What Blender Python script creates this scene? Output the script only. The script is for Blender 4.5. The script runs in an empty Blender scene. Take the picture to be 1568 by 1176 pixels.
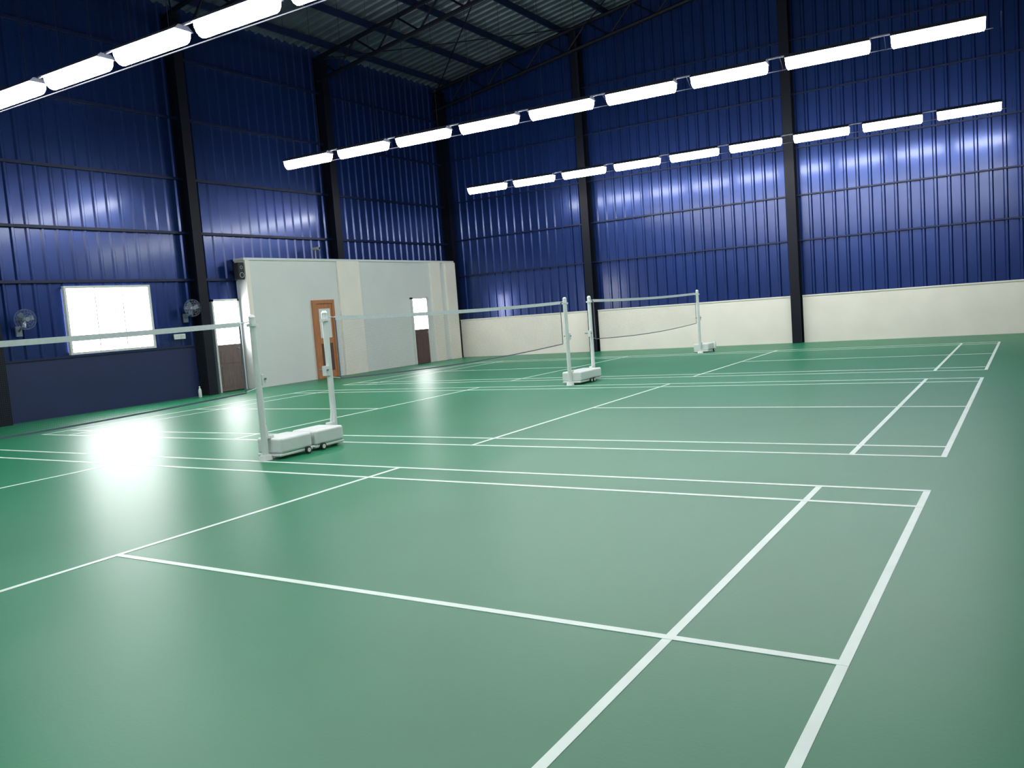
import bpy, math, random
import numpy as np
from mathutils import Matrix, Vector
random.seed(4)
sc=bpy.context.scene
sc.view_settings.view_transform='Standard'
sc.view_settings.look='None'
sc.view_settings.exposure=0.18

# ---------------- materials ----------------
def mat(name,col,rough=.5,metal=0.,spec=.5,emit=None,estr=0.,noise=0.,nscale=3.,bump=0.,bscale=20.,stretch=(1,1,1),coat=0.):
    m=bpy.data.materials.new(name); m.use_nodes=True
    nt=m.node_tree; b=nt.nodes['Principled BSDF']
    b.inputs['Base Color'].default_value=(*col,1); b.inputs['Roughness'].default_value=rough
    b.inputs['Metallic'].default_value=metal; b.inputs['Specular IOR Level'].default_value=spec
    b.inputs['Coat Weight'].default_value=coat; b.inputs['Coat Roughness'].default_value=.14
    if emit:
        b.inputs['Emission Color'].default_value=(*emit,1); b.inputs['Emission Strength'].default_value=estr
    if noise or bump:
        tc=nt.nodes.new('ShaderNodeTexCoord'); mp=nt.nodes.new('ShaderNodeMapping'); mp.inputs['Scale'].default_value=stretch
        nt.links.new(tc.outputs['Object'],mp.inputs['Vector'])
    if noise:
        n=nt.nodes.new('ShaderNodeTexNoise'); n.inputs['Scale'].default_value=nscale; n.inputs['Detail'].default_value=5
        nt.links.new(mp.outputs[0],n.inputs['Vector'])
        r=nt.nodes.new('ShaderNodeValToRGB')
        r.color_ramp.elements[0].position=.3; r.color_ramp.elements[1].position=.7
        r.color_ramp.elements[0].color=(*[c*(1-noise) for c in col],1); r.color_ramp.elements[1].color=(*[min(1,c*(1+noise)) for c in col],1)
        nt.links.new(n.outputs['Fac'],r.inputs[0]); nt.links.new(r.outputs[0],b.inputs['Base Color'])
    if bump:
        n2=nt.nodes.new('ShaderNodeTexNoise'); n2.inputs['Scale'].default_value=bscale; n2.inputs['Detail'].default_value=3
        nt.links.new(mp.outputs[0],n2.inputs['Vector'])
        bp=nt.nodes.new('ShaderNodeBump'); bp.inputs['Strength'].default_value=1; bp.inputs['Distance'].default_value=bump
        nt.links.new(n2.outputs['Fac'],bp.inputs['Height']); nt.links.new(bp.outputs[0],b.inputs['Normal'])
    return m
M_floor=mat('green_vinyl_floor',(.010,.198,.088),rough=.40,spec=.33,noise=.08,nscale=.5,bump=.0004,bscale=60)
M_line=mat('court_line_paint',(.76,.90,.83),rough=.4,noise=.05,nscale=4)
M_blue=mat('blue_corrugated_sheet',(.0095,.031,.150),rough=.30,metal=.5,spec=.4,noise=.12,nscale=.8,bump=.014,bscale=1.6,stretch=(1,1,.5),coat=.4)
M_blue2=mat('blue_painted_panel',(.006,.014,.08),rough=.4,noise=.1,nscale=2)
M_col=mat('dark_navy_steel',(.002,.003,.010),rough=.5,spec=.25,noise=.2,nscale=4)
M_girt=mat('navy_girt_steel',(.006,.013,.055),rough=.4,spec=.3,noise=.1,nscale=4)
M_roof=mat('grey_roof_sheet',(.15,.165,.20),rough=.35,metal=.5,noise=.2,nscale=1.2,bump=.01,bscale=2)
M_cream=mat('cream_plaster',(.80,.75,.67),rough=.7,noise=.04,nscale=1.5)
M_cabin=mat('pale_grey_panel',(.65,.67,.65),rough=.6,noise=.03,nscale=1.)
M_white=mat('white_powder_coat',(.74,.78,.76),rough=.35,noise=.04,nscale=5)
M_tape=mat('white_net_tape',(.70,.74,.76),rough=.8,noise=.05,nscale=20)
M_rub=mat('black_rubber',(.015,.015,.017),rough=.7,noise=.2,nscale=20)
M_brown=mat('brown_wood',(.10,.045,.04),rough=.5,noise=.25,nscale=6,stretch=(4,4,.6))
M_orange=mat('orange_wood_frame',(.42,.17,.07),rough=.5,noise=.2,nscale=8,stretch=(4,4,.6))
M_door=mat('grey_brown_door',(.16,.11,.10),rough=.5,noise=.2,nscale=6,stretch=(4,4,.6))
M_day=mat('glowing_daylight_pane',(.9,.9,.9),rough=.3,emit=(1,.97,1),estr=16,noise=.02)  # emission stands in for daylight in window and door openings
M_tube=mat('led_diffuser',(.9,.9,.9),rough=.4,emit=(.98,1.,1.),estr=42,noise=.01)
M_house=mat('fixture_housing',(.03,.033,.05),rough=.5,noise=.05)
M_fan=mat('fan_grey_metal',(.17,.20,.26),rough=.35,metal=.3,noise=.05)
M_grey=mat('grey_plastic',(.35,.35,.37),rough=.5,noise=.05)

# ---------------- mesh builder ----------------
class MB:
    def __init__(s): s.v=[];s.f=[];s.m=[];s.mats=[]
    def mi(s,m):
        if m not in s.mats: s.mats.append(m)
        return s.mats.index(m)
    def box(s,a,b,m,bev=0.):
        x0,y0,z0=[min(p,q) for p,q in zip(a,b)];x1,y1,z1=[max(p,q) for p,q in zip(a,b)]
        n=len(s.v);k=s.mi(m)
        if bev<=0:
            s.v+=[(x0,y0,z0),(x1,y0,z0),(x1,y1,z0),(x0,y1,z0),(x0,y0,z1),(x1,y0,z1),(x1,y1,z1),(x0,y1,z1)]
            fs=[(0,3,2,1),(4,5,6,7),(0,1,5,4),(1,2,6,5),(2,3,7,6),(3,0,4,7)]
            s.f+=[tuple(n+i for i in f) for f in fs]; s.m+=[k]*6
        else:
            # rounded box: stacked rounded-rect loops
            R=min(bev,(x1-x0)/2.01,(y1-y0)/2.01,(z1-z0)/2.01); seg=4; loops=[]
            prof=[(R*(1-math.sin(t*math.pi/2/seg)),R*(1-math.cos(t*math.pi/2/seg))) for t in range(seg+1)]
            levels=[(ins,z0+h) for ins,h in prof]+[(ins,z1-h) for ins,h in reversed(prof)]
            for ins,z in levels:
                lp=[]
                for cx,cy,a0 in((x1-R,y1-R,0),(x0+R,y1-R,90),(x0+R,y0+R,180),(x1-R,y0+R,270)):
                    for j in range(seg+1):
                        an=math.radians(a0+90*j/seg); r=max(R-ins,.0005)
                        lp.append((cx+r*math.cos(an),cy+r*math.sin(an),z))
                loops.append(lp)
            s.loft(loops,m)
    def loft(s,loops,m,cap=True):
        n=len(s.v);k=s.mi(m);L=len(loops[0])
        for lp in loops: s.v+=lp
        for i in range(len(loops)-1):
            for j in range(L):
                a=n+i*L+j;b=n+i*L+(j+1)%L
                s.f.append((a,b,b+L,a+L));s.m.append(k)
        if cap:
            s.f.append(tuple(n+j for j in reversed(range(L))));s.m.append(k)
            s.f.append(tuple(n+(len(loops)-1)*L+j for j in range(L)));s.m.append(k)
    def tube(s,p,q,r,m,seg=10,r2=None):
        p=Vector(p);q=Vector(q);d=(q-p).normalized()
        u=d.orthogonal().normalized();w=d.cross(u)
        r2=r if r2 is None else r2
        s.loft([[tuple(c+(u*math.cos(2*math.pi*i/seg)+w*math.sin(2*math.pi*i/seg))*rr) for i in range(seg)] for c,rr in((p,r),(q,r2))],m)
    def ring(s,c,R,r,m,axis='X',seg=28,sub=6):
        c=Vector(c);n=len(s.v);k=s.mi(m)
        for i in range(seg):
            t=2*math.pi*i/seg
            for j in range(sub):
                u=2*math.pi*j/sub; rad=R+r*math.cos(u);h=r*math.sin(u)
                if axis=='X': s.v.append((c.x+h,c.y+rad*math.cos(t),c.z+rad*math.sin(t)))
                else: s.v.append((c.x+rad*math.cos(t),c.y+rad*math.sin(t),c.z+h))
        for i in range(seg):
            for j in range(sub):
                s.f.append((n+i*sub+j,n+i*sub+(j+1)%sub,n+((i+1)%seg)*sub+(j+1)%sub,n+((i+1)%seg)*sub+j));s.m.append(k)
    def face(s,pts,m):
        n=len(s.v);s.v+=pts;s.f.append(tuple(range(n,n+len(pts))));s.m.append(s.mi(m))
    def make(s,name,parent=None,smooth=False,origin=None):
        me=bpy.data.meshes.new(name)
        o0=Vector(origin) if origin else Vector((0,0,0))
        me.from_pydata([tuple(Vector(v)-o0) for v in s.v],[],s.f)
        for m in s.mats: me.materials.append(m)
        me.polygons.foreach_set('material_index',s.m)
        if smooth: me.polygons.foreach_set('use_smooth',[True]*len(s.f))
        me.update()
        o=bpy.data.objects.new(name,me); sc.collection.objects.link(o); o.location=o0
        if parent: o.parent=parent; o.matrix_parent_inverse=Matrix.Translation(-parent.location)
        return o
def empty(name,loc=(0,0,0)):
    o=bpy.data.objects.new(name,None); sc.collection.objects.link(o); o.location=loc; o.empty_display_size=.2
    return o

XL,XR,YN,YF=-16.35,7.3,-14.,17.35
RIDGE=-4.6; EAVE=9.05; SL=.15
def roofz(x): return EAVE+SL*((x-XL) if x<RIDGE else (RIDGE-XL)-(x-RIDGE)*((RIDGE-XL)/(XR-RIDGE)))

# ---------------- shell ----------------
b=MB(); b.box((XL-.3,YN-.3,-.1),(XR+.3,YF+.3,0),M_floor); b.make('floor')
def corr(a0,a1,pitch=.3,d=.035):
    out=[];t=a0
    while t<a1:
        for dx,h in((0,0),(.195,0),(.225,d),(.27,d)):
            if t+dx<a1: out.append((t+dx,h))
        t+=pitch
    out.append((a1,0)); return out
def corrwall(name,axis,pos,inward,a0,a1,z0,topf):
    b=MB(); pr=corr(a0,a1); k=b.mi(M_blue)
    zs=[0,.2,.4,.6,.8,1.]
    for a,h in pr:
        for t in zs:
            z=z0+(topf(a)-z0)*t
            b.v.append((pos+inward*h,a,z) if axis=='X' else (a,pos+inward*h,z))
    n=len(zs)
    for i in range(len(pr)-1):
        for j in range(n-1):
            q=(i*n+j,(i+1)*n+j,(i+1)*n+j+1,i*n+j+1)
            b.f.append(q);b.m.append(k)
    return b.make(name)
corrwall('wall_left','X',XL,1,YN,YF,0,lambda a:EAVE+.08)
corrwall('wall_right','X',XR,-1,YN,YF,0,lambda a:EAVE+.08)
corrwall('wall_far','Y',YF,-1,XL,XR,0,lambda a:roofz(a)+.08)
corrwall('wall_near','Y',YN,1,XL,XR,0,lambda a:roofz(a)+.08)
# roof (ceiling)
b=MB(); pr=corr(YN-.1,YF+.1,.3,.04); k=b.mi(M_roof)
xs=[XL-.15,(XL+RIDGE)/2,RIDGE,(XR+RIDGE)/2,XR+.15]
for y,h in pr:
    for x in xs: b.v.append((x,y,roofz(x)+.06-h))
for i in range(len(pr)-1):
    for j in range(4):
        b.f.append((i*5+j,i*5+j+1,(i+1)*5+j+1,(i+1)*5+j));b.m.append(k)
b.make('ceiling')
# roof framing: rafters, trusses, purlins, bracing
b=MB()
ybays=[-12.4,-7.6,-2.8,2.0,6.8,11.6,16.9]
for y in ybays:
    for xa,xb in((XL+.1,RIDGE),(RIDGE,XR-.1)):
        za,zb=roofz(xa)-.22,roofz(xb)-.22
        for dz in (0,-.62):
            b.tube((xa,y,za+dz),(xb,y,zb+dz),.06,M_col,6)
        n=8
        for i in range(n):
            x0=xa+(xb-xa)*i/n; x1=xa+(xb-xa)*(i+.5)/n; x2=xa+(xb-xa)*(i+1)/n
            b.tube((x0,y,roofz(x0)-.22),(x1,y,roofz(x1)-.84),.03,M_col,5)
            b.tube((x1,y,roofz(x1)-.84),(x2,y,roofz(x2)-.22),.03,M_col,5)
x=XL+.7
while x<XR:
    z=roofz(x)
    b.box((x-.035,YN+.05,z-.19),(x+.035,YF-.06,z-.02),M_girt); x+=1.45
for i in range(len(ybays)-1):
    if i%2==1:
        for xa,xb in((XL+.3,-10.5),(-10.5,RIDGE),(RIDGE,1.3),(1.3,XR-.3)):
            b.tube((xa,ybays[i],roofz(xa)-.3),(xb,ybays[i+1],roofz(xb)-.3),.018,M_col,5)
            b.tube((xb,ybays[i],roofz(xb)-.3),(xa,ybays[i+1],roofz(xa)-.3),.018,M_col,5)
b.make('roof_truss_frame')
# I-section columns
def icol(b,x,y,z1,along,z0=0):
    w,d,t=.125,.15,.015
    if along=='X': # flange faces +x
        for s in(-1,1): b.box((x+s*d-t,y-w,z0),(x+s*d+t,y+w,z1),M_col)
        b.box((x-d,y-t,z0),(x+d,y+t,z1),M_col)
    else:
        for s in(-1,1): b.box((x-w,y+s*d-t,z0),(x+w,y+s*d+t,z1),M_col)
        b.box((x-t,y-d,z0),(x+t,y+d,z1),M_col)
for y in ybays[:-1]:
    b=MB(); icol(b,XL+.2,y,EAVE-.2,'X',3.285 if abs(y-11.6)<.1 else 0); b.make('steel_column')
    b=MB(); icol(b,XR-.2,y,EAVE-.2,'X'); b.make('steel_column')
for x in (-10.95,-4.83,1.25):
    b=MB(); icol(b,x,YF-.2,roofz(x)-.25,'Y'); b.make('steel_column')
for x in(XL+.2,XR-.2):
    b=MB(); icol(b,x,YF-.2,EAVE-.2,'X'); b.make('steel_column')
# girts
b=MB()
for z in (2.75,3.85,5.1,6.5,7.9):
    b.box((XL+.04,YN+.05,z-.03),(XL+.10,YF-.05,z+.03),M_girt)
b.make('trim_left_girts')
b=MB()
for z in (2.75,3.95,5.2,6.6,8.0):
    b.box((XL+.05,YF-.09,z-.02),(XR-.05,YF-.04,z+.02),M_girt)
b.make('trim_far_girts')
# cream parapets
b=MB()
segs=[XL+.36,-11.1,-10.8,-4.98,-4.68,1.10,1.40,XR-.4]
for i in range(0,8,2):
    b.box((segs[i],YF-.18,0),(segs[i+1],YF-.045,1.25),M_cream); b.box((segs[i],YF-.2,1.25),(segs[i+1],YF-.045,1.28),M_cream)
b.make('trim_far_parapet')
b=MB()
b.box((XL+.05,2.2,0),(XL+.10,6.6,1.18),M_blue2); b.box((XL+.05,2.2,1.18),(XL+.14,6.6,1.22),M_girt)
b.box((XL+.05,-2.6,0),(XL+.10,1.8,1.18),M_blue2); b.box((XL+.05,-2.6,1.18),(XL+.14,1.8,1.22),M_girt)
b.make('trim_left_dado')

# ---------------- left window ----------------
XW=XL+.06
w=empty('window_1',(XW,4.6,1.95))
b=MB(); b.box((XW,3.62,1.28),(XW+.03,5.50,2.60),M_day); b.make('frosted_pane',w)
b=MB()
for a,c in(((3.57,1.23),(5.56,1.28)),((3.57,2.60),(5.56,2.65)),((3.57,1.28),(3.62,2.60)),((5.50,1.28),(5.56,2.60))):
    b.box((XW-.01,a[0],a[1]),(XW+.07,c[0],c[1]),M_cabin)
for y in(4.25,4.88): b.box((XW+.03,y-.012,1.28),(XW+.045,y+.012,2.60),M_white)
b.make('frame',w)
# half door; a glowing pane stands in for daylight in the upper opening
def halfdoor(name,X,y0,y1,h,zm,low):
    d=empty(name,(X,(y0+y1)/2,0))
    b=MB(); b.box((X,y0+.05,zm+.04),(X+.03,y1-.05,h-.05),M_day); b.make('daylit_upper',d)
    b=MB(); b.box((X,y0+.05,.02),(X+.05,y1-.05,zm),low)
    b.box((X+.05,y0+.13,.12),(X+.06,y1-.13,zm-.5),low); b.box((X+.05,y0+.13,zm-.42),(X+.06,y1-.13,zm-.1),low)
    b.box((X,y0+.05,zm),(X+.06,y1-.05,zm+.04),low); b.tube((X+.06,y1-.15,zm-.08),(X+.11,y1-.15,zm-.08),.02,M_fan); b.make('lower_leaf',d)
    b=MB(); b.box((X-.02,y0,0),(X+.08,y0+.05,h),M_cabin); b.box((X-.02,y1-.05,0),(X+.08,y1,h),M_cabin); b.box((X-.02,y0,h-.05),(X+.08,y1,h),M_cabin); b.make('frame',d)
halfdoor('door_1',XL+.06,7.18,8.0,2.27,1.12,M_door)
# ---------------- cabin ----------------
XC=XL+.40
b=MB()
b.box((XL+.05,8.06,0),(XC,YF-.42,3.2),M_cabin)
b.box((XL+.05,8.03,3.2),(XC+.03,YF-.42,3.26),M_cabin)
b.box((XC,11.3,0),(XC+.05,12.2,3.2),M_cream)
b.box((XC,15.6,0),(XC+.05,16.1,3.2),M_cream)
b.box((XC,16.4,0),(XC+.07,YF-.42,3.2),M_cream)
b.box((XC,8.06,0),(XC+.03,8.2,3.2),M_cream)
b.make('wall_cabin')
d=empty('door_2',(XC,10.65,0))
b=MB(); b.box((XC-.01,10.2,0),(XC+.07,10.34,2.14),M_orange); b.box((XC-.01,10.93,0),(XC+.07,11.02,2.14),M_orange); b.box((XC-.01,10.34,2.04),(XC+.07,10.93,2.14),M_orange); b.make('frame',d)
b=MB(); b.box((XC,10.34,.01),(XC+.04,10.93,2.04),M_orange)
b.box((XC+.04,10.42,.2),(XC+.05,10.85,.95),M_brown);b.box((XC+.04,10.42,1.1),(XC+.05,10.85,1.9),M_cabin); b.make('leaf',d)
halfdoor('door_3',XC,14.45,15.25,2.1,1.05,M_brown)

# ---------------- courts ----------------
def court(y0):
    b=MB(); w=.045; y1=y0+6.1; cnt=[0]
    def ln(xa,xb,ya,yb,m=M_line):
        cnt[0]+=1; b.box((xa,ya,.0002),(xb,yb,.0012+.0001*cnt[0]),m)
    for x in(0,-.76+w,-12.64,-13.4+w): ln(x-w,x,y0,y1)
    for x in(-4.72+w/2,-8.68+w/2): ln(x-w,x,y0,y1)
    for y in(y0,y0+.46,y1-.46-w,y1-w): ln(-13.4,0,y,y+w)
    ym=(y0+y1)/2
    ln(-4.72,0,ym-w/2,ym+w/2); ln(-13.4,-8.68,ym-w/2,ym+w/2)
    b.make('court_lines')
C=[-6.1,1.22,8.42]
for y in C: court(y)

# ---------------- nets ----------------
def netmat():
    m=bpy.data.materials.new('net_mesh'); m.use_nodes=True; nt=m.node_tree
    bs=nt.nodes['Principled BSDF']; bs.inputs['Base Color'].default_value=(.06,.065,.07,1); bs.inputs['Roughness'].default_value=.8
    out=nt.nodes['Material Output']; tr=nt.nodes.new('ShaderNodeBsdfTransparent'); mx=nt.nodes.new('ShaderNodeMixShader')
    tc=nt.nodes.new('ShaderNodeTexCoord'); sp=nt.nodes.new('ShaderNodeSeparateXYZ'); nt.links.new(tc.outputs['Object'],sp.inputs[0])
    fs=[]
    for ax in('Y','Z'):
        a=nt.nodes.new('ShaderNodeMath');a.operation='PINGPONG';a.inputs[1].default_value=.0085
        nt.links.new(sp.outputs[ax],a.inputs[0])
        c=nt.nodes.new('ShaderNodeMath');c.operation='LESS_THAN';c.inputs[1].default_value=.00045
        nt.links.new(a.outputs[0],c.inputs[0]);fs.append(c)
    mm=nt.nodes.new('ShaderNodeMath');mm.operation='MAXIMUM'
    nt.links.new(fs[0].outputs[0],mm.inputs[0]);nt.links.new(fs[1].outputs[0],mm.inputs[1])
    nt.links.new(mm.outputs[0],mx.inputs[0]);nt.links.new(tr.outputs[0],mx.inputs[1]);nt.links.new(bs.outputs[0],mx.inputs[2]);nt.links.new(mx.outputs[0],out.inputs[0])
    return m
M_net=netmat()
NX=-6.7
def post(par,y,s):
    """post at y, trolley base extends in direction s (+1/-1) away from its court"""
    b=MB()
    b.tube((NX,y,.05),(NX,y,1.60),.036,M_white,16)
    b.tube((NX,y,1.60),(NX,y,1.63),.04,M_white,16,.02)
    b.tube((NX,y,.003),(NX,y,.06),.075,M_white,16,.06)
    b.box((NX-.03,y+s*.03,.84),(NX+.03,y+s*.09,.96),M_white)
    b.tube((NX+.05,y+s*.07,.91),(NX-.10,y+s*.07,.91),.01,M_fan,8)
    b.box((NX-.045,y-.045,1.50),(NX+.045,y+.045,1.53),M_white)
    b.make('post',par,smooth=False)
    b=MB()
    ya,yb=sorted((y+s*.05,y+s*.54))
    b.box((NX-.19,ya,.03),(NX+.19,yb,.065),M_white,.015)
    b.box((NX-.20,ya+.01,.065),(NX+.20,yb-.01,.24),M_white,.03)
    b.box((NX-.03,min(y,y+s*.12),.24),(NX+.03,max(y,y+s*.12),.27),M_white)
    b.tube((NX,y+s*.06,.25),(NX,y+s*.0,.55),.014,M_white,8)
    for dx in(-.215,.215):
        b.tube((NX+dx-.015,y+s*.44,.045),(NX+dx+.015,y+s*.44,.045),.040,M_rub,18)
        b.tube((NX+dx-.017,y+s*.44,.045),(NX+dx+.017,y+s*.44,.045),.026,M_white,10)
    b.make('weighted_base',par)
for i,y0 in enumerate(C):
    y1=y0+6.1
    pa,pb=y0-.05,y1+.05
    par=empty('badminton_net',(NX,(pa+pb)/2,0))
    post(par,pa,-1); post(par,pb,1)
    n=40
    def zt(t): return 1.545-.03*4*t*(1-t)
    ya,yb=pa+.18,pb-.18
    b=MB(); k=b.mi(M_net)
    for j in range(n+1):
        t=j/n;y=ya+(yb-ya)*t
        b.v+=[(NX,y,zt(t)-.04),(NX,y,zt(t)-.76-.03*math.sin(t*math.pi))]
    for j in range(n): b.f.append((2*j,2*j+2,2*j+3,2*j+1));b.m.append(k)
    b.make('mesh',par,origin=(NX,(ya+yb)/2,0))
    b=MB()
    for j in range(n):
        t=j/n;t2=(j+1)/n;y=ya+(yb-ya)*t;y2=ya+(yb-ya)*t2
        L=[]
        for (q,tt) in((y,t),(y2,t2)):
            z=zt(tt);L.append([(NX-.006,q,z-.04),(NX+.006,q,z-.04),(NX+.008,q,z+.012),(NX-.008,q,z+.012)])
        b.loft(L,M_tape)
        L=[]
        for (q,tt) in((y,t),(y2,t2)):
            z=zt(tt)-.76-.03*math.sin(tt*math.pi);L.append([(NX-.004,q,z-.012),(NX+.004,q,z-.012),(NX+.004,q,z+.004),(NX-.004,q,z+.004)])
        b.loft(L,M_fan)
    for q,e in((ya,pa),(yb,pb)):
        b.tube((NX,q,1.54),(NX,e,1.56),.006,M_tape,6)
        b.tube((NX,q,.79),(NX,e,.82),.004,M_tape,6)
        b.box((NX-.004,q-.008,.79),(NX+.004,q+.008,1.54),M_fan)
    b.make('tape_and_cords',par)

# ---------------- light rows ----------------
H=5.0
def row(y0,ang,n=9,xa=-13.2,xb=.12):
    cx=(xa+xb)/2; b=MB(); gap=.30; pitch=(xb-xa+gap)/n
    def P(x,dy,z): # rotate slightly about centre
        dx=x-cx; return (cx+dx*math.cos(ang)-dy*math.sin(ang), y0+dx*math.sin(ang)+dy*math.cos(ang), z)
    for i in range(n):
        x0=xa+i*pitch; x1=x0+pitch-gap
        R=.12; lo=[]  # thicker than real tubes: their bloom is built into the shape
        for x,sc_ in((x0,.8),(x0+.02,1),(x1-.02,1),(x1,.8)):
            lo.append([P(x,R*sc_*math.cos(math.pi+a*math.pi/8),H+R*1.35*sc_*math.sin(math.pi+a*math.pi/8)+.05) for a in range(9)])
        b.loft(lo,M_tube)
        lo=[]
        for x in(x0-.01,x1+.01):
            lo.append([P(x,.135,H+.05),P(x,.07,H+.11),P(x,-.07,H+.11),P(x,-.135,H+.05)])
        b.loft(lo,M_house)
        for xx in(x0+.25,x1-.25):
            p=P(xx,0,H+.1); b.tube(p,(p[0],p[1],roofz(p[0])-.02),.004,M_col,5)
    b.tube(P(xa,0,H+.115),P(xb,0,H+.115),.018,M_house,6)
    b.tube(P(xa-.1,.24,H-.04),P(xb+.1,.24,H-.04),.010,M_col,6)
    for i in range(n+1):
        x=xa-.1+i*pitch; b.tube(P(x,.24,H-.04),P(x,0,H+.115),.006,M_col,5)
    return b.make('tube_light_row')
row(-6.9,0); row(.5,math.radians(1),xa=-13.62,xb=-.3); row(7.45,math.radians(2.7)); row(14.48,math.radians(2.7))

# ---------------- small wall items ----------------
def wallfan(y,z):
    par=empty('wall_fan',(XL+.3,y,z)); X=XL+.36
    b=MB()
    b.box((XL+.05,y-.06,z-.32),(XL+.09,y+.06,z-.12),M_fan); b.tube((XL+.08,y,z-.22),(XL+.24,y,z-.12),.02,M_fan); b.tube((XL+.24,y,z-.15),(XL+.24,y,z),.025,M_fan)
    b.tube((XL+.16,y,z),(X-.03,y,z),.06,M_fan,16,.05); b.make('motor_and_bracket',par)
    b=MB()
    for R,dx in((.2,0),(.19,.05),(.19,-.05),(.13,.07),(.08,.08)): b.ring((X+dx,y,z),R,.003,M_fan)
    for i in range(14):
        t=2*math.pi*i/14; c,s_=math.cos(t),math.sin(t)
        for sg in(1,-1):
            b.tube((X+sg*.08,y+.05*c,z+.05*s_),(X+sg*.05,y+.18*c,z+.18*s_),.002,M_fan,4); b.tube((X+sg*.05,y+.18*c,z+.18*s_),(X,y+.2*c,z+.2*s_),.002,M_fan,4)
    b.tube((X+.075,y,z),(X+.09,y,z),.045,M_fan,16); b.make('cage',par)
    b=MB()
    for i in range(3):
        t=2*math.pi*i/3+.3
        pts=[]
        for r_,a_,dx in((.03,-.3,.01),(.10,-.5,.025),(.165,-.35,.02),(.17,.2,-.01),(.10,.35,-.02),(.03,.3,-.01)):
            pts.append((X+dx,y+r_*math.cos(t+a_),z+r_*math.sin(t+a_)))
        b.face(pts,M_fan)
    b.tube((X-.03,y,z),(X+.03,y,z),.035,M_grey,14); b.make('blades',par)
wallfan(2.6,2.0); wallfan(6.45,2.08)
# cctv on cabin roof edge
par=empty('security_camera',(XC-.1,10.6,3.26))
b=MB(); b.tube((XC-.05,10.6,3.26),(XC-.05,10.6,3.5),.02,M_grey); b.box((XC-.11,10.54,3.5),(XC+.12,10.66,3.58),M_grey,.03); b.tube((XC+.12,10.6,3.54),(XC+.14,10.6,3.54),.03,M_rub); b.make('body',par)
# loudspeaker at cabin corner
b=MB(); b.box((XC-.14,7.84,2.72),(XC+.04,8.02,3.14),M_rub,.02); b.ring((XC+.04,7.93,2.83),.06,.008,M_grey); b.ring((XC+.04,7.93,3.02),.035,.006,M_grey)
b.box((XL+.04,7.91,2.9),(XC-.14,7.95,2.96),M_col); b.make('wall_speaker')
# white board with switches, modelled where a bright reflection sits on the wall
b=MB(); b.box((XL+.10,6.05,1.38),(XL+.14,6.35,1.5),M_white,.01)
for i in range(4): b.box((XL+.14,6.08+i*.065,1.41),(XL+.15,6.12+i*.065,1.47),M_cabin)
b.box((XL+.04,6.1,1.4),(XL+.1,6.3,1.48),M_white); b.make('white_glint_board')
def bottle(x,y):
    b=MB(); prof=[(.03,0),(.036,.01),(.036,.15),(.03,.19),(.013,.215),(.013,.235),(.016,.236),(.016,.255)]
    b.loft([[(x+r*math.cos(2*math.pi*i/14),y+r*math.sin(2*math.pi*i/14),z) for i in range(14)] for r,z in prof],M_white); b.make('water_bottle',smooth=True)
bottle(XL+.5,6.3); bottle(-6.85,16.2)

# ---------------- world ----------------
wd=bpy.data.worlds.new('World'); sc.world=wd; wd.use_nodes=True
bg=wd.node_tree.nodes['Background']; bg.inputs[0].default_value=(.6,.7,.85,1); bg.inputs[1].default_value=1.0

# ---------------- camera ----------------
yaw,pitch,roll=[math.radians(a) for a in(32.094,-4.977,-4.349)]
cy,sy,cp,sp=math.cos(yaw),math.sin(yaw),math.cos(pitch),math.sin(pitch)
f=Vector((-sy*cp,cy*cp,sp)); r=Vector((cy,sy,0)); u=r.cross(f)
r2=math.cos(roll)*r+math.sin(roll)*u; u2=-math.sin(roll)*r+math.cos(roll)*u
cd=bpy.data.cameras.new('camera'); cam=bpy.data.objects.new('camera',cd); sc.collection.objects.link(cam)
cd.sensor_width=36; cd.lens=36*1286.6/1568; cd.clip_end=200
mw=Matrix((r2,u2,-f)).transposed().to_4x4(); mw.translation=Vector((.631,-6.353,1.457)); cam.matrix_world=mw
sc.camera=cam
